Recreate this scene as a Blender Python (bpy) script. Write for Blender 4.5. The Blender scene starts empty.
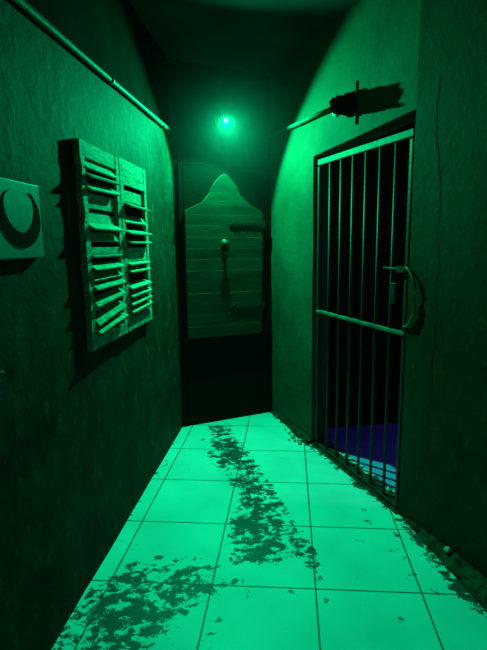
import bpy, bmesh, math, random
from mathutils import Vector, Matrix, noise
random.seed(7)
R = math.radians
sc = bpy.context.scene
COL = sc.collection

# ---------------------------------------------------------------- camera
cam_d = bpy.data.cameras.new('camera')
cam_d.sensor_fit = 'VERTICAL'; cam_d.sensor_height = 24.0
cam_d.lens = 465.0 / 650.0 * 24.0
cam_d.clip_start = 0.02
cam = bpy.data.objects.new('camera', cam_d); COL.objects.link(cam)
cam.location = (0, 0, 1.45)
cam.rotation_euler = (R(90 - 9.88), 0, 0)
sc.camera = cam

# ---------------------------------------------------------------- world, exposure
w = bpy.data.worlds.new('world'); sc.world = w; w.use_nodes = True
w.node_tree.nodes['Background'].inputs[0].default_value = (0.0, 0.012, 0.006, 1)
w.node_tree.nodes['Background'].inputs[1].default_value = 0.05
sc.view_settings.view_transform = 'Standard'
sc.view_settings.look = 'None'
sc.view_settings.exposure = 0.0
sc.view_settings.gamma = 1.0
sc.view_settings.use_curve_mapping = False

# ---------------------------------------------------------------- frames of the three walls
# local x, y, z = along the wall, out of the wall into the corridor, up.  s() turns "distance along" to local x
class Frame:
    def __init__(s, p0, rot, sign, lean):
        s.p0 = Vector((p0[0], p0[1], 0)); s.rot = rot; s.sign = sign; s.lean = lean
        s.M = Matrix.Translation(s.p0) @ Matrix.Rotation(rot, 4, 'Z')
    def at(s, along, z, out=0.0):
        return s.M @ Vector((s.sign * along, out + s.lean * z, z))
LW = Frame((-.49, 3.55), math.atan2(-.99506, -.0993), 1, -.015)     # along = towards the camera
RW = Frame((.25, 3.9), math.atan2(.93667, -.3502), -1, .02)
EW = Frame((-.49, 3.55), math.atan2(-.42756, -.90399), -1, 0.0)     # along = from left to right

# ---------------------------------------------------------------- the lamp's light and the blue light of the cell
LAMP = EW.at(.331, 2.324, .15)
ld = bpy.data.lights.new('lamp_light', 'SPOT'); ld.spot_size = R(149); ld.spot_blend = .22
ld.shadow_soft_size = .014
ld.color = (0.0025, 1.0, .345); ld.energy = 352
ld.use_nodes = True                                 # beam profile: strongest along the axis, weaker to the sides
_n = ld.node_tree; _t = _n.nodes.new('ShaderNodeTexCoord'); _s = _n.nodes.new('ShaderNodeSeparateXYZ')
_a = _n.nodes.new('ShaderNodeMath'); _a.operation = 'ABSOLUTE'
_p = _n.nodes.new('ShaderNodeMath'); _p.operation = 'POWER'; _p.inputs[1].default_value = .7
_n.links.new(_t.outputs['Normal'], _s.inputs[0]); _n.links.new(_s.outputs['Z'], _a.inputs[0]); _n.links.new(_a.outputs[0], _p.inputs[0])
_n.links.new(_p.outputs[0], _n.nodes['Emission'].inputs['Strength'])
lamp_light = bpy.data.objects.new('lamp_light', ld); COL.objects.link(lamp_light)
lamp_light.location = LAMP
LDIR = Vector((.15, -.70, -.69)).normalized()
lamp_light.rotation_euler = LDIR.to_track_quat('-Z', 'Y').to_euler()

bd = bpy.data.lights.new('cell_light', 'AREA'); bd.shape = 'DISK'; bd.size = .25
bd.color = (.22, .012, 1.0); bd.energy = 4.6
cell_light = bpy.data.objects.new('cell_light', bd); COL.objects.link(cell_light)
cell_light.location = (1.9, 2.2, 2.3)

# ---------------------------------------------------------------- materials
def mat(name, col, rough=.7, metal=0.0, spec=.12, var=0.0, vscale=8, stretch=(1, 1, 1), bump=0.0, bscale=40, bdist=.01,
        col2=None, detail=6, emis=None, lo=.35, hi=.65):
    m = bpy.data.materials.new(name); m.use_nodes = True
    nt = m.node_tree; N = nt.nodes; L = nt.links
    b = N['Principled BSDF']
    b.inputs['Roughness'].default_value = rough
    b.inputs['Metallic'].default_value = metal
    b.inputs['Specular IOR Level'].default_value = spec
    b.inputs['Base Color'].default_value = (*col, 1)
    tc = N.new('ShaderNodeTexCoord'); mp = N.new('ShaderNodeMapping')
    mp.inputs['Scale'].default_value = stretch
    L.new(tc.outputs['Object'], mp.inputs['Vector'])
    if col2 is not None:
        n = N.new('ShaderNodeTexNoise'); n.inputs['Scale'].default_value = vscale
        n.inputs['Detail'].default_value = detail
        L.new(mp.outputs[0], n.inputs['Vector'])
        r = N.new('ShaderNodeValToRGB')
        r.color_ramp.elements[0].position = lo; r.color_ramp.elements[0].color = (*col, 1)
        r.color_ramp.elements[1].position = hi; r.color_ramp.elements[1].color = (*col2, 1)
        L.new(n.outputs['Fac'], r.inputs[0]); L.new(r.outputs[0], b.inputs['Base Color'])
    if bump:
        n2 = N.new('ShaderNodeTexNoise'); n2.inputs['Scale'].default_value = bscale
        n2.inputs['Detail'].default_value = 8; n2.inputs['Roughness'].default_value = .6
        L.new(mp.outputs[0], n2.inputs['Vector'])
        bp = N.new('ShaderNodeBump'); bp.inputs['Strength'].default_value = bump
        bp.inputs['Distance'].default_value = bdist
        L.new(n2.outputs['Fac'], bp.inputs['Height']); L.new(bp.outputs[0], b.inputs['Normal'])
    if emis:
        b.inputs['Emission Color'].default_value = (*emis[0], 1)
        b.inputs['Emission Strength'].default_value = emis[1]
    return m

def plaster(name, col, col2, scratch, scratch_amt, bump, streak=(9, 9, 2.2), patch=2.2):
    m = bpy.data.materials.new(name); m.use_nodes = True
    nt = m.node_tree; N = nt.nodes; L = nt.links
    b = N['Principled BSDF']; b.inputs['Roughness'].default_value = .75; b.inputs['Specular IOR Level'].default_value = .06
    tc = N.new('ShaderNodeTexCoord')
    big = N.new('ShaderNodeTexNoise'); big.inputs['Scale'].default_value = patch; big.inputs['Detail'].default_value = 7
    big.inputs['Roughness'].default_value = .65
    L.new(tc.outputs['Object'], big.inputs['Vector'])
    r = N.new('ShaderNodeValToRGB')
    r.color_ramp.elements[0].position = .34; r.color_ramp.elements[0].color = (*col, 1)
    r.color_ramp.elements[1].position = .68; r.color_ramp.elements[1].color = (*col2, 1)
    L.new(big.outputs['Fac'], r.inputs[0])
    # worn vertical scratches down to the pale plaster
    mp = N.new('ShaderNodeMapping'); mp.inputs['Scale'].default_value = streak
    mp.inputs['Rotation'].default_value = (0, R(9), 0)
    L.new(tc.outputs['Object'], mp.inputs['Vector'])
    n = N.new('ShaderNodeTexNoise'); n.inputs['Scale'].default_value = 5; n.inputs['Detail'].default_value = 9
    n.inputs['Roughness'].default_value = .68
    L.new(mp.outputs[0], n.inputs['Vector'])
    mr = N.new('ShaderNodeMapRange'); mr.inputs['From Min'].default_value = .57; mr.inputs['From Max'].default_value = .70
    mr.inputs['To Max'].default_value = scratch_amt
    L.new(n.outputs['Fac'], mr.inputs['Value'])
    mx = N.new('ShaderNodeMix'); mx.data_type = 'RGBA'
    L.new(mr.outputs[0], mx.inputs['Factor']); L.new(r.outputs[0], mx.inputs['A'])
    mx.inputs['B'].default_value = (*scratch, 1)
    L.new(mx.outputs['Result'], b.inputs['Base Color'])
    # trowelled relief
    n2 = N.new('ShaderNodeTexNoise'); n2.inputs['Scale'].default_value = 14; n2.inputs['Detail'].default_value = 9
    n2.inputs['Roughness'].default_value = .6
    L.new(tc.outputs['Object'], n2.inputs['Vector'])
    ad = N.new('ShaderNodeMath'); ad.operation = 'MULTIPLY_ADD'; ad.inputs[1].default_value = .3
    L.new(n.outputs['Fac'], ad.inputs[0]); L.new(n2.outputs['Fac'], ad.inputs[2])
    bp = N.new('ShaderNodeBump'); bp.inputs['Strength'].default_value = bump; bp.inputs['Distance'].default_value = .012
    L.new(ad.outputs[0], bp.inputs['Height']); L.new(bp.outputs[0], b.inputs['Normal'])
    return m

def floor_material():
    m = bpy.data.materials.new('floor_tiles'); m.use_nodes = True
    nt = m.node_tree; N = nt.nodes; L = nt.links
    b = N['Principled BSDF']; b.inputs['Specular IOR Level'].default_value = .3
    tc = N.new('ShaderNodeTexCoord')
    su0 = N.new('ShaderNodeVectorMath'); su0.operation = 'SUBTRACT'; su0.inputs[1].default_value = (-.136, 1.785, 0)
    L.new(tc.outputs['Object'], su0.inputs[0])
    mp = N.new('ShaderNodeCombineXYZ')               # the tile rows are laid slightly out of square
    for k_, v_ in enumerate(((math.cos(R(5.5)), -math.sin(R(5.5)), 0), (math.sin(R(3.1)), math.cos(R(3.1)), 0))):
        dp = N.new('ShaderNodeVectorMath'); dp.operation = 'DOT_PRODUCT'; dp.inputs[1].default_value = v_
        L.new(su0.outputs[0], dp.inputs[0]); L.new(dp.outputs['Value'], mp.inputs[k_])
    br = N.new('ShaderNodeTexBrick'); br.offset = 0; br.squash = 1
    br.inputs['Scale'].default_value = 1; br.inputs['Brick Width'].default_value = .444
    br.inputs['Row Height'].default_value = .447; br.inputs['Mortar Size'].default_value = .0042
    br.inputs['Mortar Smooth'].default_value = .25; br.inputs['Bias'].default_value = 0
    br.inputs['Color1'].default_value = (.66, .68, .80, 1); br.inputs['Color2'].default_value = (.61, .64, .74, 1)
    br.inputs['Mortar'].default_value = (.10, .10, .10, 1)
    L.new(mp.outputs[0], br.inputs['Vector'])
    # faint grime over the tiles
    g = N.new('ShaderNodeTexNoise'); g.inputs['Scale'].default_value = 3.2; g.inputs['Detail'].default_value = 8
    L.new(tc.outputs['Object'], g.inputs['Vector'])
    gr = N.new('ShaderNodeMapRange'); gr.inputs['From Min'].default_value = .3; gr.inputs['From Max'].default_value = .7
    gr.inputs['To Min'].default_value = .84; gr.inputs['To Max'].default_value = 1.06
    L.new(g.outputs['Fac'], gr.inputs['Value'])
    mul = N.new('ShaderNodeMix'); mul.data_type = 'RGBA'; mul.blend_type = 'MULTIPLY'; mul.inputs['Factor'].default_value = 1
    L.new(br.outputs['Color'], mul.inputs['A']); L.new(gr.outputs[0], mul.inputs['B'])
    # flaking dark paint: painted shape (attribute) broken up by noise
    at = N.new('ShaderNodeAttribute'); at.attribute_name = 'wear'
    n1 = N.new('ShaderNodeTexNoise'); n1.inputs['Scale'].default_value = 19; n1.inputs['Detail'].default_value = 9
    n1.inputs['Roughness'].default_value = .70; n1.inputs['Distortion'].default_value = .5
    mps = N.new('ShaderNodeMapping'); mps.inputs['Rotation'].default_value = (0, 0, R(-20)); mps.inputs['Scale'].default_value = (1, 1.25, 1)
    L.new(tc.outputs['Object'], mps.inputs['Vector']); L.new(mps.outputs[0], n1.inputs['Vector'])
    su = N.new('ShaderNodeMath'); su.operation = 'ADD'
    L.new(at.outputs['Fac'], su.inputs[0]); L.new(n1.outputs['Fac'], su.inputs[1])
    th = N.new('ShaderNodeMapRange'); th.inputs['From Min'].default_value = .985; th.inputs['From Max'].default_value = 1.01
    L.new(su.outputs[0], th.inputs['Value'])
    mx = N.new('ShaderNodeMix'); mx.data_type = 'RGBA'
    L.new(th.outputs[0], mx.inputs['Factor']); L.new(mul.outputs['Result'], mx.inputs['A'])
    # bare gaps inside the worn paint, and fine specks of it all over the tiles
    n3 = N.new('ShaderNodeTexNoise'); n3.inputs['Scale'].default_value = 7; n3.inputs['Detail'].default_value = 2
    L.new(tc.outputs['Object'], n3.inputs['Vector'])
    lo = N.new('ShaderNodeMath'); lo.operation = 'MULTIPLY_ADD'; lo.inputs[1].default_value = .34; lo.inputs[2].default_value = -.17
    L.new(n3.outputs['Fac'], lo.inputs[0])
    su2 = N.new('ShaderNodeMath'); su2.operation = 'ADD'; L.new(su.outputs[0], su2.inputs[0]); L.new(lo.outputs[0], su2.inputs[1])
    L.new(su2.outputs[0], th.inputs['Value'])
    n4 = N.new('ShaderNodeTexNoise'); n4.inputs['Scale'].default_value = 55; n4.inputs['Detail'].default_value = 3
    L.new(tc.outputs['Object'], n4.inputs['Vector'])
    m4 = N.new('ShaderNodeMapRange'); m4.inputs['From Min'].default_value = .715; m4.inputs['From Max'].default_value = .76
    m4.inputs['To Max'].default_value = .7
    L.new(n4.outputs['Fac'], m4.inputs['Value'])
    mm = N.new('ShaderNodeMath'); mm.operation = 'MAXIMUM'; L.new(m4.outputs[0], mm.inputs[0]); L.new(th.outputs[0], mm.inputs[1])
    L.new(mm.outputs[0], mx.inputs['Factor'])
    mx.inputs['B'].default_value = (.042, .048, .060, 1)
    L.new(mx.outputs['Result'], b.inputs['Base Color'])
    b.inputs['Roughness'].default_value = .5
    bp = N.new('ShaderNodeBump'); bp.inputs['Strength'].default_value = .35; bp.inputs['Distance'].default_value = .003
    inv = N.new('ShaderNodeMath'); inv.operation = 'MULTIPLY_ADD'; inv.inputs[1].default_value = -1; inv.inputs[2].default_value = 1
    L.new(br.outputs['Fac'], inv.inputs[0])
    L.new(inv.outputs[0], bp.inputs['Height']); L.new(bp.outputs[0], b.inputs['Normal'])
    return m

M = dict(
    lwall=plaster('dark_plaster', (.008, .011, .006), (.034, .040, .026), (.14, .155, .11), .5, .45, streak=(5.5, 5.5, 2.0), patch=4.5),
    upper=mat('upper_wall_dimmed', (.002, .003, .002), .95, spec=.01, bump=.3, bscale=14, col2=(.006, .008, .005), vscale=3),
    rwall_dim=plaster('dimmed_plaster', (.014, .017, .009), (.032, .037, .022), (.075, .085, .055), .45, .35, streak=(5, 5, 3), patch=1.6),
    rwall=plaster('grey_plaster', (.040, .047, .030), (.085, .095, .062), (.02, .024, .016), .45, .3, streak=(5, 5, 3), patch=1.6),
    ceil=mat('ceiling_paint', (.02, .02, .02), .9, bump=.4, bscale=12, col2=(.04, .04, .04), vscale=3),
    endwall=mat('end_wall_paint', (.008, .010, .010), .8, spec=.05, bump=.3, bscale=18, col2=(.016, .018, .018), vscale=5),
    black=mat('black_paint', (.004, .004, .004), .9, spec=.02),
    pale=mat('pale_plastic', (.34, .36, .30), .6),
    doorblack=mat('black_door_paint', (.005, .006, .004), .8, spec=.05, bump=.3, bscale=20, stretch=(1, 1, 6)),
    plank=mat('painted_planks', (.030, .036, .022), .7, col2=(.056, .064, .040), vscale=4, stretch=(1, 4, 5), bump=.12, bscale=18),
    iron=mat('dark_iron', (.03, .03, .03), .5, metal=.6, bump=.5, bscale=60),
    steel=mat('worn_steel', (.07, .08, .06), .6, bump=.25, bscale=50, col2=(.16, .18, .13), vscale=30),
    bar=mat('painted_bars', (.020, .023, .016), .55, spec=.2, bump=.2, bscale=60),
    wood=mat('weathered_shutter_wood', (.20, .22, .165), .75, col2=(.46, .50, .38), vscale=10, stretch=(2, 6, 8), bump=.5, bscale=22),
    conduit=mat('painted_conduit', (.06, .07, .05), .6, bump=.2, bscale=40, col2=(.11, .12, .09), vscale=12),
    plaque=mat('plaque_paint', (.20, .21, .20), .5, bump=.1, bscale=30, col2=(.26, .27, .26), vscale=5),
    inner_floor=mat('cell_floor', (.30, .26, .66), .6, col2=(.34, .30, .72), vscale=6),
    concrete=mat('rough_concrete', (.010, .012, .008), .95, spec=.03, col2=(.06, .065, .045), vscale=16, bump=.9, bscale=35, bdist=.02),
    crumb=mat('broken_plaster', (.35, .35, .33), .9, bump=.6, bscale=60),
    dark=mat('crack_dark', (.02, .02, .02), .95),
    lens=mat('lamp_lens', (.8, .8, .8), .3, emis=((.40, 1, .8), 1.2)),
    floor=floor_material(),
)

# ---------------------------------------------------------------- helpers
def link(name, bm, m, parent=None, loc=None, smooth=False, bevel=0):
    me = bpy.data.meshes.new(name); bmesh.ops.recalc_face_normals(bm, faces=bm.faces)
    bm.to_mesh(me); bm.free(); me.materials.append(m)
    if smooth:
        for p in me.polygons: p.use_smooth = True
    o = bpy.data.objects.new(name, me); COL.objects.link(o)
    if parent: o.parent = parent
    if loc is not None: o.location = loc
    if bevel:
        b = o.modifiers.new('bevel', 'BEVEL'); b.width = bevel; b.segments = 2; b.limit_method = 'ANGLE'
    return o
def box(bm, x0, x1, y0, y1, z0, z1, rot=None, c=None):
    vs = [bm.verts.new((x, y, z)) for x in (x0, x1) for y in (y0, y1) for z in (z0, z1)]
    for f in ((0, 1, 3, 2), (4, 6, 7, 5), (0, 4, 5, 1), (2, 3, 7, 6), (0, 2, 6, 4), (1, 5, 7, 3)):
        bm.faces.new([vs[i] for i in f])
    if rot is not None:
        cc = c if c is not None else Vector(((x0 + x1) / 2, (y0 + y1) / 2, (z0 + z1) / 2))
        bmesh.ops.rotate(bm, cent=cc, matrix=rot, verts=vs)
    return vs
def prism(bm, pts, y0, y1):                     # outline in x,z pushed along y
    a = [bm.verts.new((x, y0, z)) for x, z in pts]; b = [bm.verts.new((x, y1, z)) for x, z in pts]
    bm.faces.new(a); bm.faces.new(b[::-1]); n = len(pts)
    for i in range(n):
        bm.faces.new((a[i], a[(i + 1) % n], b[(i + 1) % n], b[i]))
    return a + b
def tube(bm, pts, r, seg=12):
    pts = [Vector(p) for p in pts]; rings = []
    for i, p in enumerate(pts):
        t = (pts[min(i + 1, len(pts) - 1)] - pts[max(i - 1, 0)]).normalized()
        u = t.cross(Vector((0, 0, 1)))
        if u.length < .05: u = t.cross(Vector((1, 0, 0)))
        u.normalize(); v = t.cross(u)
        rr = r[i] if isinstance(r, (list, tuple)) else r
        rings.append([bm.verts.new(p + rr * (math.cos(2 * math.pi * k / seg) * u + math.sin(2 * math.pi * k / seg) * v)) for k in range(seg)])
    for a, b in zip(rings, rings[1:]):
        for k in range(seg):
            bm.faces.new((a[k], a[(k + 1) % seg], b[(k + 1) % seg], b[k]))
    bm.faces.new(rings[0][::-1]); bm.faces.new(rings[-1])
def struct(name, bm, m, frame=None, **k):
    o = link(name, bm, m, **k); o['kind'] = 'structure'
    if frame: o.matrix_world = frame.M
    return o
def thing(name, label, cat, frame, along, z, out=0.0, group=None, tilt=0.0):
    o = bpy.data.objects.new(name, None); COL.objects.link(o); o.empty_display_size = .1
    o.location = frame.at(along, z, out); o.rotation_mode = 'XYZ'
    o.rotation_euler = (math.atan(-frame.lean), tilt, frame.rot)
    o['label'] = label; o['category'] = cat
    if group: o['group'] = group
    return o
def tag(o, label, cat, group=None):
    o['label'] = label; o['category'] = cat
    if group: o['group'] = group

# ---------------------------------------------------------------- floor (corridor): painted wear kept as an attribute
BAND = [(-.27, 3.60), (-.25, 3.17), (-.213, 2.934), (-.118, 2.755), (-.03, 2.515), (-.05, 2.311), (-.085, 2.176), (-.085, 2.018), (-.03, 1.912),
        (.099, 1.925), (.24, 1.965), (.342, 1.81), (.372, 1.85), (.314, 2.048), (.272, 2.237), (.20, 2.571), (.134, 2.691), (-.10, 3.523), (-.13, 3.62)]
PATCH = [(-.80, 1.30), (-.70, 1.60), (-.66, 1.72), (-.60, 1.82), (-.45, 1.93), (-.34, 1.98), (-.20, 1.93), (-.10, 1.84), (-.075, 1.77), (-.12, 1.74), (-.19, 1.69),
         (-.23, 1.57), (-.30, 1.50), (-.31, 1.30)]
def sdist(poly, x, y):                           # positive inside
    ins = False; d = 9e9; n = len(poly)
    for i in range(n):
        x1, y1 = poly[i]; x2, y2 = poly[(i + 1) % n]
        if (y1 > y) != (y2 > y) and x < (x2 - x1) * (y - y1) / (y2 - y1) + x1: ins = not ins
        dx, dy = x2 - x1, y2 - y1
        t = max(0, min(1, ((x - x1) * dx + (y - y1) * dy) / (dx * dx + dy * dy)))
        d = min(d, math.hypot(x - x1 - t * dx, y - y1 - t * dy))
    return d if ins else -d
SPOTS = [(-.028, 1.815, .05), (.006, 1.72, .035), (.195, 1.74, .035), (.30, 1.66, .03), (.34, 1.69, .035), (.62, 1.595, .04), (.672, 2.359, .03), (.60, 2.08, .035),
         (.71, 2.01, .05), (.745, 1.95, .04), (-.531, 2.055, .04), (-.40, 2.06, .03), (-.348, 2.821, .025), (.30, 2.85, .035), (.66, 2.24, .03), (.20, 3.45, .03),
         (-.14, 1.50, .06), (-.10, 1.60, .04), (.26, 3.0, .03), (-.30, 3.3, .03), (.75, 1.86, .05), (.80, 1.75, .04), (.78, 2.13, .04), (-.5, 2.3, .03), (.56, 2.10, .025)]
def wear(x, y):
    band = sdist(BAND, x, y)
    v = .462 + min(band, .05) * 1.4 if band > 0 else .475 + max(band, -.12) * 4.5
    p = sdist(PATCH, x, y)
    thin = 0.07 if y > 1.86 else 0
    v2 = .45 + min(p, .09) * .9 - thin * .4 if p > 0 else .44 + max(p, -.12) * 2.4
    v = max(v, v2, .245)
    for sx, sy, r in SPOTS:
        d = math.hypot(x - sx, y - sy)
        if d < 2.2 * r: v = max(v, .53 - .20 * d / r)
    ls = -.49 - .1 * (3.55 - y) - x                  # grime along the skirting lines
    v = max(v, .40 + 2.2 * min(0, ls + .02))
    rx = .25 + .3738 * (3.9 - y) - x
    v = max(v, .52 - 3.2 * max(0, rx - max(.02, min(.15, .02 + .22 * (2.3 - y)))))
    return v
def cuts(a, b, lo, hi, fine, coarse):
    out = []; t = a
    while t < b - 1e-6:
        out.append(t); t += fine if lo <= t < hi else coarse
    out.append(b); return out
bm = bmesh.new(); lay = bm.verts.layers.float.new('wear')
xs = cuts(-1.35, 2.3, -.9, 1.15, .016, .15); ys = cuts(-1.4, 4.1, 1.3, 3.95, .016, .15)
grid = []
for y in ys:
    row = []
    for x in xs:
        v = bm.verts.new((x, y, 0)); v[lay] = wear(x, y) if -1 < x < 1.3 and y > 1.1 else .25
        row.append(v)
    grid.append(row)
for j in range(len(ys) - 1):
    for i in range(len(xs) - 1):
        # keep the floor under the corridor only; the cell behind the gate has its own
        xr = .25 + .3738 * (3.9 - (ys[j] + ys[j + 1]) / 2) + .10
        if (xs[i] + xs[i + 1]) / 2 < xr + .06:
            bm.faces.new((grid[j][i], grid[j][i + 1], grid[j + 1][i + 1], grid[j + 1][i]))
bmesh.ops.delete(bm, geom=[v for v in bm.verts if not v.link_faces], context='VERTS')
struct('floor', bm, M['floor'])

# ---------------------------------------------------------------- walls
CEIL = 2.73
def wall_mesh(frame, a0, a1, thick, holes=(), step=.12, rough=.004):
    """a slab from along=a0..a1, z=0..CEIL, with rectangular holes; face gently uneven"""
    bm = bmesh.new()
    A = {a0, a1}; Z = {0.0, CEIL}
    for h in holes: A |= {h[0], h[1]}; Z |= {h[2], h[3]}
    def fill(S):
        S = sorted(S); out = []
        for p, q in zip(S, S[1:]):
            n = max(1, int((q - p) / step)); out += [p + (q - p) * k / n for k in range(n)]
        return out + [S[-1]]
    A, Z = fill(A), fill(Z)
    inside = lambda a, z: any(h[0] - 1e-6 < a < h[1] + 1e-6 and h[2] - 1e-6 < z < h[3] + 1e-6 for h in holes)
    F = {}; B = {}
    for i, a in enumerate(A):
        for j, z in enumerate(Z):
            if holes and z == GZ: z += -.02 + .05 * max(0, min(1, (a - GA0) / (GA1 - GA0)))
            d = rough * noise.noise(Vector((a * 3, z * 3, 5.1))) if rough else 0
            F[i, j] = bm.verts.new((frame.sign * a, frame.lean * z + d, z))
            B[i, j] = bm.verts.new((frame.sign * a, frame.lean * z - thick, z))
    cell = lambda i, j: 0 <= i < len(A) - 1 and 0 <= j < len(Z) - 1 and not inside((A[i] + A[i + 1]) / 2, (Z[j] + Z[j + 1]) / 2)
    for i in range(len(A) - 1):
        for j in range(len(Z) - 1):
            if not cell(i, j): continue
            c = [(i, j), (i + 1, j), (i + 1, j + 1), (i, j + 1)]
            bm.faces.new([F[k] for k in c]); bm.faces.new([B[k] for k in c][::-1])
            for (p, q), (di, dj) in (((0, 1), (0, -1)), ((1, 2), (1, 0)), ((2, 3), (0, 1)), ((3, 0), (-1, 0))):
                if not cell(i + di, j + dj):
                    bm.faces.new((F[c[p]], F[c[q]], B[c[q]], B[c[p]]))
    bmesh.ops.delete(bm, geom=[v for v in bm.verts if not v.link_faces], context='VERTS')
    return bm
GA0, GA1, GZ = .715, 1.69, 2.04                      # the gate's opening in the right wall
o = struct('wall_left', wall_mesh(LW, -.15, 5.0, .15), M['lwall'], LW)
o.data.materials.append(M['upper'])                # the shade above the pipe is put into a near-black colour
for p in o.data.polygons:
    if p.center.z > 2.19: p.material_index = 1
struct('wall_right', wall_mesh(RW, -.10, 5.7, .13, holes=((GA0, GA1, 0.0, GZ),)), M['rwall'], RW)
o = bpy.data.objects['wall_right']; o.data.materials.append(M['rwall_dim'])   # weaker light right of the gate is put into a darker plaster colour
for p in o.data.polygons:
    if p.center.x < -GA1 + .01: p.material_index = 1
struct('wall_end', wall_mesh(EW, -.1, .95, .12), M['endwall'], EW)
bm = bmesh.new(); box(bm, -1.35, 2.3, -1.5, -1.35, 0, CEIL); struct('wall_back', bm, M['endwall'])
bm = bmesh.new(); box(bm, -1.6, 4.0, -1.6, 4.3, CEIL, CEIL + .1); struct('ceiling', bm, M['ceil'])

# the cell beyond the gate
bm = bmesh.new()
pts = [RW.at(.3, 0, -.135), RW.at(3.4, 0, -.135), Vector((3.3, .9, 0)), Vector((3.3, 4.1, 0))]
vs = [bm.verts.new((p.x, p.y, -.001)) for p in pts]; bm.faces.new(vs)
vs2 = [bm.verts.new((p.x, p.y, -.05)) for p in pts]; bm.faces.new(vs2[::-1])
for i in range(4): bm.faces.new((vs[i], vs2[i], vs2[(i + 1) % 4], vs[(i + 1) % 4]))
struct('floor', bm, M['inner_floor'])
bm = bmesh.new(); box(bm, 0, 2.9, 0, .1, 0, CEIL); o = struct('wall_cell_far', bm, M['black'])
o.location = (.44, 3.475, 0); o.rotation_euler = (0, 0, R(10.5))
bm = bmesh.new(); box(bm, 3.2, 3.3, .5, 4.0, 0, CEIL); struct('wall_cell_side', bm, M['black'])
bm = bmesh.new(); box(bm, 1.5, 3.2, .75, .85, 0, CEIL); struct('wall_cell_near', bm, M['black'])

# doorway threshold, raised kerb along the foot of the right wall
def lumpy_strip(frame, prof, name, m, step=.03, amp=.006, seed=1):
    """prof: list of (along, width, height); an uneven strip along the wall foot"""
    bm = bmesh.new(); rows = []
    a = prof[0][0]
    while a <= prof[-1][0] + 1e-6:
        for (p, q) in zip(prof, prof[1:]):
            if p[0] - 1e-6 <= a <= q[0] + 1e-6:
                t = (a - p[0]) / (q[0] - p[0]); w = p[1] + t * (q[1] - p[1]); h = p[2] + t * (q[2] - p[2]); break
        j = lambda k: amp * noise.noise(Vector((a * 22, k * 3.3, seed)))
        x = frame.sign * a
        rows.append([bm.verts.new(v) for v in ((x, -.01, .0), (x, -.01, h + j(1)), (x, w * .45 + j(2), h + j(3)), (x, w * .7 + j(4), h * .55 + j(5)), (x, w + 1.5 * j(6), 0.0))])
        a += step
    for r, s in zip(rows, rows[1:]):
        for k in range(4): bm.faces.new((r[k], r[k + 1], s[k + 1], s[k]))
        bm.faces.new((r[4], r[0], s[0], s[4]))
    bm.faces.new(rows[0]); bm.faces.new(rows[-1][::-1])
    return struct(name, bm, m, frame)
lumpy_strip(RW, [(1.76, .012, .02), (1.95, .045, .035), (2.45, .13, .045), (3.2, .16, .05), (5.4, .17, .05)], 'baseboard_right', M['concrete'])
lumpy_strip(RW, [(.0, .02, .025), (.35, .03, .03), (.60, .055, .045), (.73, .045, .03)], 'baseboard_right', M['concrete'], amp=.014, seed=4)
bm = bmesh.new(); box(bm, -GA1, -GA0, -.10, .012, -.01, .008)
struct('trim_1', bm, M['concrete'], RW, bevel=.004)

# crack running down the right wall beside the gate
CR = [(1.833, 2.17), (1.822, 2.031), (1.83, 1.93), (1.843, 1.86), (1.862, 1.74), (1.876, 1.621), (1.866, 1.53), (1.867, 1.468), (1.884, 1.40), (1.888, 1.356),
      (1.872, 1.27), (1.875, 1.195), (1.888, 1.10), (1.883, 1.008), (1.878, .86), (1.885, .715), (1.875, .64), (1.889, .52), (1.87, .40)]
bm = bmesh.new(); L_ = []; R_ = []
fine = []
for (p, q) in zip(CR, CR[1:]):
    for k in range(4):
        t = k / 4; fine.append((p[0] + t * (q[0] - p[0]) + random.uniform(-.003, .003), p[1] + t * (q[1] - p[1])))
for i, (a, z) in enumerate(fine):
    wd = random.uniform(.0018, .0060) * (1 if z > 1.0 else .6)
    yy = RW.lean * z + .004 * noise.noise(Vector((a * 3, z * 3, 5.1)))
    L_.append([bm.verts.new((-a - wd, yy + o_, z)) for o_ in (-.01, .0012)]); R_.append([bm.verts.new((-a + wd, yy + o_, z)) for o_ in (-.01, .0012)])
for i in range(len(fine) - 1):
    bm.faces.new((L_[i][1], R_[i][1], R_[i + 1][1], L_[i + 1][1])); bm.faces.new((L_[i][0], L_[i][1], L_[i + 1][1], L_[i + 1][0]))
    bm.faces.new((R_[i][1], R_[i][0], R_[i + 1][0], R_[i + 1][1])); bm.faces.new((R_[i][0], L_[i][0], L_[i + 1][0], R_[i + 1][0]))
o = struct('trim_2', bm, M['dark'], RW)

# ---------------------------------------------------------------- end door (black), its frame
door = bpy.data.objects.new('door_1', None); COL.objects.link(door); door['kind'] = 'structure'
door.matrix_world = EW.M
bm = bmesh.new(); box(bm, -.775, -.045, 0, .012, .012, 2.02); link('door_leaf', bm, M['doorblack'], door, bevel=.003)
bm = bmesh.new()
box(bm, -.815, -.779, 0, .014, 0, 2.04); box(bm, -.041, -.006, 0, .014, 0, 2.04); box(bm, -.779, -.041, 0, .012, 2.024, 2.04)
link('door_frame', bm, M['doorblack'], door, bevel=.003)

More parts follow.
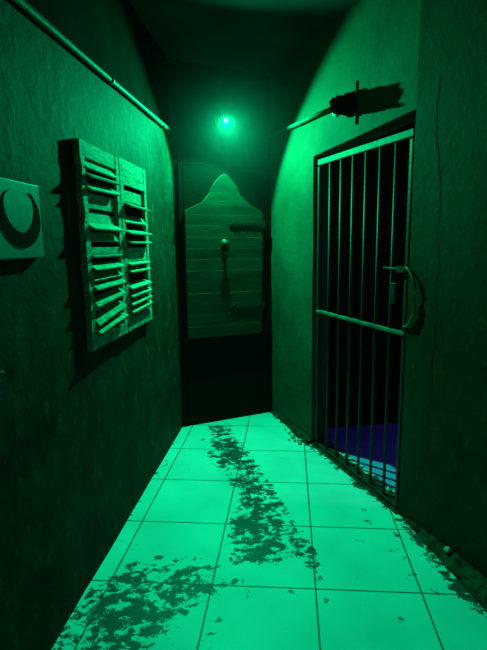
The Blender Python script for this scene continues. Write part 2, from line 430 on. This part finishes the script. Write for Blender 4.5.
# plank panel with an ogee head fixed to the door
OUT = [(.36, 1.976), (.335, 1.962), (.302, 1.925), (.270, 1.885), (.240, 1.823), (.175, 1.752), (.10, 1.722), (.055, 1.697), (.044, 1.683), (.047, .722)]
OUTR = [(.694, .722), (.697, 1.683), (.69, 1.70), (.659, 1.718), (.58, 1.754), (.495, 1.823), (.472, 1.885), (.430, 1.928), (.385, 1.966)]
def edge(pts, z):                                  # along at height z on an outline
    P_ = sorted(pts, key=lambda p: p[1])
    if z <= P_[0][1]: return P_[0][0]
    for p, q in zip(P_, P_[1:]):
        if p[1] <= z <= q[1]:
            return p[0] + (q[0] - p[0]) * (z - p[1]) / max(1e-6, q[1] - p[1])
    return P_[-1][0]
pp = thing('plank_panel', 'ogee-topped panel of dark horizontal planks fixed to the black door at the corridor end', 'panel', EW, 0, 0, .012)
grooves = [.722, .815, .905, .99, 1.075, 1.165, 1.25, 1.335, 1.42, 1.505, 1.59, 1.672, 1.752, 1.835, 1.976]
bm = bmesh.new()
for i, (z0, z1) in enumerate(zip(grooves, grooves[1:])):
    z1 -= .0015; n = 7 if z1 > 1.6 else 1
    left = [(edge(OUT, z0 + (z1 - z0) * k / n), z0 + (z1 - z0) * k / n) for k in range(n + 1)]
    right = [(edge(OUTR, z0 + (z1 - z0) * k / n), z0 + (z1 - z0) * k / n) for k in range(n + 1)]
    if right[-1][0] - left[-1][0] < .002: left.pop()
    pts = [(-a, z) for a, z in left] + [(-a, z) for a, z in right[::-1]]
    j = random.uniform(0, .003)
    vs = prism(bm, pts, 0, .026 + j)
    rt = random.uniform(.018, .04)
    for v in vs:
        if v.co.y > .01: v.co.y -= (z1 - v.co.z) * rt
box(bm, -.68, -.06, 0, .012, .73, 1.66)
link('boards', bm, M['plank'], pp, bevel=.002)
def strap(z, tilt, a_end):
    bm = bmesh.new()
    pts = [(-.702, z - .016), (-.702, z + .016), (-.47, z + .013), (-.445, z + .024), (-.42, z + .012), (-a_end, z), (-.42, z - .014), (-.445, z - .026), (-.47, z - .013)]
    vs = prism(bm, pts, .024, .032)
    for k in range(4):
        a = -.66 + k * .063
        bmesh.ops.create_uvsphere(bm, u_segments=8, v_segments=5, radius=.006, matrix=Matrix.Translation((a, .032, z)))
    tube(bm, [(-.708, .028, z - .03), (-.708, .028, z + .03)], .010)
    bmesh.ops.rotate(bm, cent=(-.70, 0, z), matrix=Matrix.Rotation(tilt, 3, 'Y'), verts=bm.verts)
    return link('hinge', bm, M['iron'], pp, bevel=.0015)
strap(1.600, R(0), .400); strap(.945, R(0), .405)
kn = thing('door_knocker', 'small iron ring knocker hanging in the middle of the plank panel', 'knocker', EW, .356, 1.462, .043)
bm = bmesh.new()
bmesh.ops.create_cone(bm, cap_ends=True, segments=16, radius1=.026, radius2=.018, depth=.012, matrix=Matrix.Translation((0, .006, 0)) @ Matrix.Rotation(R(-90), 4, 'X'))
bmesh.ops.create_uvsphere(bm, u_segments=12, v_segments=8, radius=.013, matrix=Matrix.Translation((0, .020, 0)))
link('back_plate', bm, M['steel'], kn, smooth=True)
bm = bmesh.new()
ring = [(.026 * math.sin(t), .026 + .006 * math.cos(t), -.030 - .040 * (1 - math.cos(t)) / 1 + .03) for t in [2 * math.pi * k / 24 for k in range(25)]]
tube(bm, ring, .006, 8); bmesh.ops.create_uvsphere(bm, u_segments=10, v_segments=7, radius=.011, matrix=Matrix.Translation((0, .024, -.082)))
link('ring', bm, M['iron'], kn, smooth=True)

# ---------------------------------------------------------------- the green lamp over the door
lm = bpy.data.objects.new('floodlight', None); COL.objects.link(lm)
lm.location = EW.at(.331, 2.324, 0); lm.rotation_euler = (0, 0, EW.rot)
tag(lm, 'small glowing green spotlight on a bracket high on the end wall', 'lamp')
bm = bmesh.new(); box(bm, -.02, .02, 0, .006, .0, .07); box(bm, -.008, .008, .004, .10, .045, .053); box(bm, -.008, .008, .09, .098, .012, .053)
link('bracket', bm, M['iron'], lm, bevel=.001)
q = LDIR.to_track_quat('-Z', 'Y').to_matrix().to_4x4()
loc_inv = (Matrix.Translation(lm.location) @ Matrix.Rotation(EW.rot, 4, 'Z')).inverted()
HM = loc_inv @ Matrix.Translation(LAMP - LDIR * .006) @ q
bm = bmesh.new()
prof = [(.0, .065), (.012, .065), (.016, .05), (.022, .03), (.025, .0), (.025, -.001), (.019, -.001), (.017, .004), (0, .004)]
seg = 24; rings = []
for r_, z_ in prof: rings.append([bm.verts.new((r_ * math.cos(2 * math.pi * k / seg), r_ * math.sin(2 * math.pi * k / seg), z_)) for k in range(seg)])
for a, b in zip(rings, rings[1:]):
    for k in range(seg): bm.faces.new((a[k], a[(k + 1) % seg], b[(k + 1) % seg], b[k]))
bmesh.ops.remove_doubles(bm, verts=bm.verts, dist=1e-5); bmesh.ops.transform(bm, matrix=HM, verts=bm.verts)
link('housing', bm, M['iron'], lm, smooth=True)
bm = bmesh.new(); bmesh.ops.create_circle(bm, cap_ends=True, segments=24, radius=.017, matrix=Matrix.Translation((0, 0, .002)))
bmesh.ops.transform(bm, matrix=HM, verts=bm.verts)
link('lens', bm, M['lens'], lm)

# ---------------------------------------------------------------- conduits
def conduit(frame, pts, rad, label):
    o = thing('conduit_pipe', label, 'pipe', frame, pts[0][0], pts[0][1], 0)
    o.rotation_euler = (0, 0, frame.rot); inv = (Matrix.Translation(o.location) @ Matrix.Rotation(frame.rot, 4, 'Z')).inverted()
    bm = bmesh.new(); P_ = [inv @ frame.at(a, z, rad + .004) for a, z in pts]
    tube(bm, P_, rad, 14); link('tube', bm, M['conduit'], o, smooth=True)
    return o, inv
po, inv = conduit(LW, [(.0, 2.238), (.6, 2.222), (1.36, 2.206), (1.95, 2.196), (3.2, 2.175), (4.7, 2.15)], .013, 'long straight pale conduit along the top of the left wall')
for a in (.28, 1.2, 2.1, 3.1, 4.1):
    bm = bmesh.new(); c = inv @ LW.at(a, 2.236 - .021 * a, .017)
    tube(bm, [c + Vector((-.01, 0, 0)), c + Vector((.01, 0, 0))], .0165, 14); link('clip', bm, M['conduit'], po, smooth=True)
po, inv = conduit(RW, [(.0, 2.285), (.55, 2.263), (1.06, 2.249)], .014, 'short pale conduit sloping along the right wall above the gate')
bm = bmesh.new(); c0 = inv @ RW.at(1.04, 2.249, .019); c1 = inv @ RW.at(1.09, 2.248, .019)
tube(bm, [c0, c1], .017, 14); link('coupling', bm, M['conduit'], po, smooth=True)

# broken black fitting at the end of the right-hand pipe
fx = thing('broken_wall_fitting', 'ragged black fitting with pale claws at the end of the pipe above the gate', 'fitting', RW, 1.12, 2.235, 0)
bm = bmesh.new()
def claw(z0, dz, dy):
    tube(bm, [(.04, .010, z0), (.062, .030 + dy * .3, z0 + dz * .4), (.060, .055 + dy, z0 + dz * .9), (.040, .074 + dy, z0 + dz * 1.2), (.018, .078 + dy, z0 + dz * 1.3)], [.013, .012, .010, .008, .005], 8)
tube(bm, [(-.005, .050, -.036), (.028, .056, -.056), (.058, .058, -.042), (.068, .056, -.010), (.066, .052, .024), (.058, .050, .050)], [.008, .011, .012, .011, .009, .005], 8)
tube(bm, [(.040, .020, -.02), (.050, .040, .006), (.034, .062, .030), (.022, .066, .052)], [.012, .011, .009, .005], 8)
link('claw_bracket', bm, M['pale'], fx, smooth=True)
bm = bmesh.new(); n = 14; rows = []
for k in range(n):
    t = k / (n - 1); y = .002 + .138 * t
    hz = .066 - .030 * t; ct = -.008 - .014 * t; wx = .05 - .012 * t
    row = []
    for m_ in range(16):
        an = 2 * math.pi * m_ / 16
        j = 1 + .28 * noise.noise(Vector((math.cos(an) * 2, math.sin(an) * 2, t * 6 + 3)))
        row.append(bm.verts.new((-.035 + wx * math.cos(an) * j, y - (.045 * random.random() if k == n - 1 else (.02 * random.random() if k > n - 4 else 0)), ct + hz * math.sin(an) * j)))
    rows.append(row)
for a, b in zip(rows, rows[1:]):
    for k in range(16): bm.faces.new((a[k], a[(k + 1) % 16], b[(k + 1) % 16], b[k]))
bm.faces.new(rows[0][::-1]); bm.faces.new(rows[-1])
link('ragged_block', bm, M['black'], fx)
bm = bmesh.new(); tube(bm, [(-.085, .005, -.125), (-.083, .004, .10)], .0045, 8); link('threaded_rod', bm, M['iron'], fx, smooth=True)

# ---------------------------------------------------------------- barred gate
gt = thing('barred_gate', 'tall barred metal gate closing the doorway in the right wall', 'gate', RW, 0, 0, -.024)
gt.rotation_euler = (math.atan(-RW.lean), 0, RW.rot)
S0, S1, Z0, Z1 = .755, 1.664, .012, 1.992
def part_box(name, x0, x1, y0, y1, z0, z1, m, b=.002):
    bm = bmesh.new(); box(bm, x0, x1, y0, y1, z0, z1); return link(name, bm, m, gt, bevel=b)
part_box('top_rail', -S1, -S0, -.014, .014, Z1 - .034, Z1, M['steel'])
part_box('bottom_rail', -S1, -S0, -.012, .014, Z0, Z0 + .018, M['bar'])
part_box('middle_rail', -S1, -S0, -.006, .018, .985, 1.003, M['steel'])
part_box('stile', -S0 - .020, -S0, -.014, .014, Z0 + .03, Z1 - .045, M['bar'])
part_box('stile', -S1, -S1 + .020, -.014, .014, Z0 + .03, Z1 - .045, M['bar'])
for k in range(6):
    a = .892 + .1275 * k
    bm = bmesh.new(); tube(bm, [(-a, 0, Z0 + .02), (-a, 0, Z1 - .03)], .0085, 12); link('bar', bm, M['bar'], gt, smooth=True)
bm = bmesh.new()
tube(bm, [(-1.660, .010, 1.335), (-1.675, .030, 1.335), (-1.70, .034, 1.325), (-1.738, .036, 1.29), (-1.754, .036, 1.24), (-1.756, .036, 1.17), (-1.748, .036, 1.11), (-1.725, .035, 1.065), (-1.70, .034, 1.045), (-1.675, .030, 1.035), (-1.660, .010, 1.035)], .006, 10)
link('pull_handle', bm, M['steel'], gt, smooth=True)
bm = bmesh.new(); tube(bm, [(-1.49, .02, 1.325), (-1.69, .02, 1.325)], .006, 10); bmesh.ops.create_uvsphere(bm, u_segments=10, v_segments=7, radius=.011, matrix=Matrix.Translation((-1.50, .02, 1.325)))
box(bm, -1.66, -1.60, .010, .030, 1.31, 1.34)
link('slide_bolt', bm, M['bar'], gt)
bm = bmesh.new(); box(bm, -1.585, -1.545, -.01, .02, 1.14, 1.25); link('lock_case', bm, M['iron'], gt, bevel=.003)

# ---------------------------------------------------------------- louvred shutters on the left wall
def shutter(a0, a1, z0, z1, label, slats, plates, railt, railb, broken):
    t = thing('louvred_shutter', label, 'shutter', LW, a0, z0, .002, group='weathered louvred shutters on the left wall')
    W = a1 - a0; H = z1 - z0; D = .027
    for (p, q, nm) in ((0, .040, 'stile'), (W - .045, W, 'stile')):
        bm = bmesh.new(); n = 26; vs = []
        for k in range(n + 1):                      # chipped edges
            z = H * k / n
            c = broken and nm and p > 0 and random.random() < .35
            j0 = random.uniform(-.002, .002); j1 = random.uniform(-.003, .002) - (random.uniform(.002, .012) if c else 0)
            vs.append([bm.verts.new(v) for v in ((p + j0, 0, z), (q + j1, 0, z), (q + j1, D, z), (p + j0, D, z))])
        for r, s in zip(vs, vs[1:]):
            for k in range(4): bm.faces.new((r[k], r[(k + 1) % 4], s[(k + 1) % 4], s[k]))
        bm.faces.new(vs[0][::-1]); bm.faces.new(vs[-1])
        link(nm, bm, M['wood'], t)
    bm = bmesh.new(); box(bm, .04, W - .045, .003, D - .002, H - railt, H); link('rail', bm, M['wood'], t, bevel=.002)
    bm = bmesh.new(); box(bm, .04, W - .045, .003, D - .002, 0, railb); link('rail', bm, M['wood'], t, bevel=.002)
    bm = bmesh.new(); box(bm, .03, W - .03, .001, .006, .01, H - .01); link('backing', bm, M['black'], t)
    bm = bmesh.new()
    for (z, tilt, roll, wd, out, ext) in slats:
        z -= z0
        # wd = board depth, tilt: outer edge down, roll: camera-side end drops
        vs = box(bm, .036 - ext, W - .042, -wd / 2, wd / 2, -.0045, .0045)
        bmesh.ops.rotate(bm, cent=(0, 0, 0), matrix=Matrix.Rotation(-tilt, 3, 'X'), verts=vs)
        bmesh.ops.rotate(bm, cent=(W / 2, 0, 0), matrix=Matrix.Rotation(roll, 3, 'Y'), verts=vs)
        bmesh.ops.translate(bm, vec=(0, .018 + out * .9, z), verts=vs)
    link('slat_panel', bm, M['wood'], t, bevel=.0015)
    if plates:
        for (p0, p1, y) in plates:
            bm = bmesh.new(); box(bm, .038, W - .043, y - .008, y, p0 - z0, p1 - z0)
            link('infill_board', bm, M['wood'], t, bevel=.0015)
    return t
d = R
shutter(1.198, 1.625, 1.000, 1.862, 'broken louvred wooden shutter nearer the crescent plaque, several slats hanging askew',
        [(1.775, d(58), 0, .040, 0, 0), (1.735, d(25), d(1), .050, .010, 0), (1.690, d(40), d(1.5), .050, .006, 0),
         (1.555, d(78), 0, .05, -.012, 0), (1.525, d(35), 0, .050, .010, 0), (1.480, d(70), d(0), .042, -.004, 0),
         (1.398, d(8), 0, .030, .004, 0), (1.352, d(32), 0, .048, .008, 0), (1.312, d(50), d(.5), .045, .0, 0), (1.272, d(35), d(1), .05, .008, 0),
         (1.212, d(48), d(4), .05, .008, 0), (1.140, d(52), d(7), .05, .008, 0), (1.090, d(25), d(5), .048, .010, 0)],
        [(1.405, 1.435, .025), (1.60, 1.665, .012), (1.16, 1.19, .012)], .062, .055, True)
shutter(.768, 1.187, 1.000, 1.868, 'louvred wooden shutter nearer the door, with pale boards across its top',
        [(1.648, d(22), d(-1), .060, .014, .01), (1.575, d(60), 0, .040, .0, 0), (1.510, d(20), 0, .060, .016, .012), (1.462, d(18), 0, .055, .014, .01),
         (1.350, d(22), d(0), .045, .008, 0), (1.315, d(30), 0, .048, .008, 0), (1.232, d(30), d(1), .048, .008, 0), (1.190, d(30), d(1), .048, .008, 0),
         (1.150, d(32), d(1.5), .048, .008, 0), (1.110, d(30), d(2), .048, .008, 0), (1.075, d(50), d(1), .045, .0, 0)],
        [(1.745, 1.785, .026), (1.665, 1.722, .014), (1.36, 1.43, .024)], .082, .05, False)

# ---------------------------------------------------------------- plaque with a black crescent
pl = thing('crescent_plaque', 'pale square plaque with a black horseshoe-like crescent on the left wall', 'plaque', LW, 1.947, 1.404, .0)
bm = bmesh.new(); box(bm, 0, .262, 0, .022, 0, .238); link('plate', bm, M['plaque'], pl, bevel=.004)
bm = bmesh.new(); pts = []; cx, cz = .121, .126
n = 40
outer = []; inner = []
for k in range(n + 1):
    an = R(-242 + 304 * k / n)
    outer.append((cx + .110 * math.cos(an), cz + .092 * math.sin(an)))
    inner.append((cx + .001 + .080 * math.cos(an), cz + .035 + .080 * math.sin(an)))
# the two arcs meet in tips at the top
for k in range(n + 1):
    u = abs(k / n - .5) * 2; wgt = max(0.0, 1 - u ** 3.0)
    inner[k] = (outer[k][0] + (inner[k][0] - outer[k][0]) * wgt, outer[k][1] + (inner[k][1] - outer[k][1]) * wgt) if wgt < 1 else inner[k]
fo = [bm.verts.new((x, .0245, z)) for x, z in outer]; fi = [bm.verts.new((x, .0245, z)) for x, z in inner]
bo = [bm.verts.new((x, .020, z)) for x, z in outer]; bi = [bm.verts.new((x, .020, z)) for x, z in inner]
for k in range(n):
    bm.faces.new((fo[k], fo[k + 1], fi[k + 1], fi[k])); bm.faces.new((fo[k], bo[k], bo[k + 1], fo[k + 1])); bm.faces.new((fi[k], fi[k + 1], bi[k + 1], bi[k]))
bmesh.ops.remove_doubles(bm, verts=bm.verts, dist=1e-5)
o = link('crescent', bm, M['black'], pl); o['label'] = 'black crescent, thick at the bottom'

# small dull switch cut by the left edge of the photograph
sw = thing('wall_switch', 'small dull wall switch low on the left wall, below the crescent plaque', 'switch', LW, 2.215, .995, 0)
bm = bmesh.new(); box(bm, 0, .085, 0, .014, 0, .085); link('switch_plate', bm, M['iron'], sw, bevel=.006)
bm = bmesh.new(); box(bm, .03, .055, .012, .020, .025, .06); link('rocker', bm, M['iron'], sw, bevel=.002)

# ---------------------------------------------------------------- crumbs of plaster at the foot of the right wall
def crumb(a, out, z, r, label, group=None):
    bm = bmesh.new(); bmesh.ops.create_icosphere(bm, subdivisions=2, radius=r)
    for v in bm.verts:
        v.co *= 1 + .5 * noise.noise(v.co * (1.6 / r) + Vector((a * 9, out * 40, 0)))
        v.co.z *= .7
    mn = min(v.co.z for v in bm.verts)
    for v in bm.verts: v.co.z -= mn
    o = link('plaster_crumb', bm, M['crumb'], None, loc=RW.at(a, z, out)); o.rotation_euler[2] = a * 7
    tag(o, label, 'rubble', group)
G = 'plaster crumbs at the foot of the wall left of the gate'
for a, ot, r in ((.50, .075, .014), (.58, .085, .018), (.64, .10, .012), (.66, .07, .02), (.42, .07, .010), (.70, .085, .015), (.61, .13, .009)):
    crumb(a, ot, 0, r, 'small broken plaster crumb on the floor between the end door and the gate', G)
crumb(2.07, .028, .036, .016, 'pale plaster crumb on the kerb at the foot of the wall right of the gate')

# ---------------------------------------------------------------- haze added to make the glow around the lamp
hz = bpy.data.materials.new('glow_haze'); hz.use_nodes = True
nt = hz.node_tree; nt.nodes.clear()
ou = nt.nodes.new('ShaderNodeOutputMaterial'); vsn = nt.nodes.new('ShaderNodeVolumeScatter')
vsn.inputs['Anisotropy'].default_value = .2
ge = nt.nodes.new('ShaderNodeNewGeometry'); ds = nt.nodes.new('ShaderNodeVectorMath'); ds.operation = 'DISTANCE'
ds.inputs[1].default_value = LAMP
mr = nt.nodes.new('ShaderNodeMapRange'); mr.interpolation_type = 'SMOOTHERSTEP'
mr.inputs['From Min'].default_value = 0; mr.inputs['From Max'].default_value = 1.0
mr.inputs['To Min'].default_value = .028; mr.inputs['To Max'].default_value = .0008
nt.links.new(ge.outputs['Position'], ds.inputs[0]); nt.links.new(ds.outputs['Value'], mr.inputs['Value'])
nt.links.new(mr.outputs[0], vsn.inputs['Density'])
nt.links.new(vsn.outputs[0], ou.inputs['Volume'])
bm = bmesh.new(); box(bm, -1.6, 4.2, -1.7, 4.5, -.2, CEIL + .2)
o = link('haze', bm, hz); tag(o, 'haze added to the corridor air, thickened around the lamp to make its glow', 'haze'); o['kind'] = 'stuff'
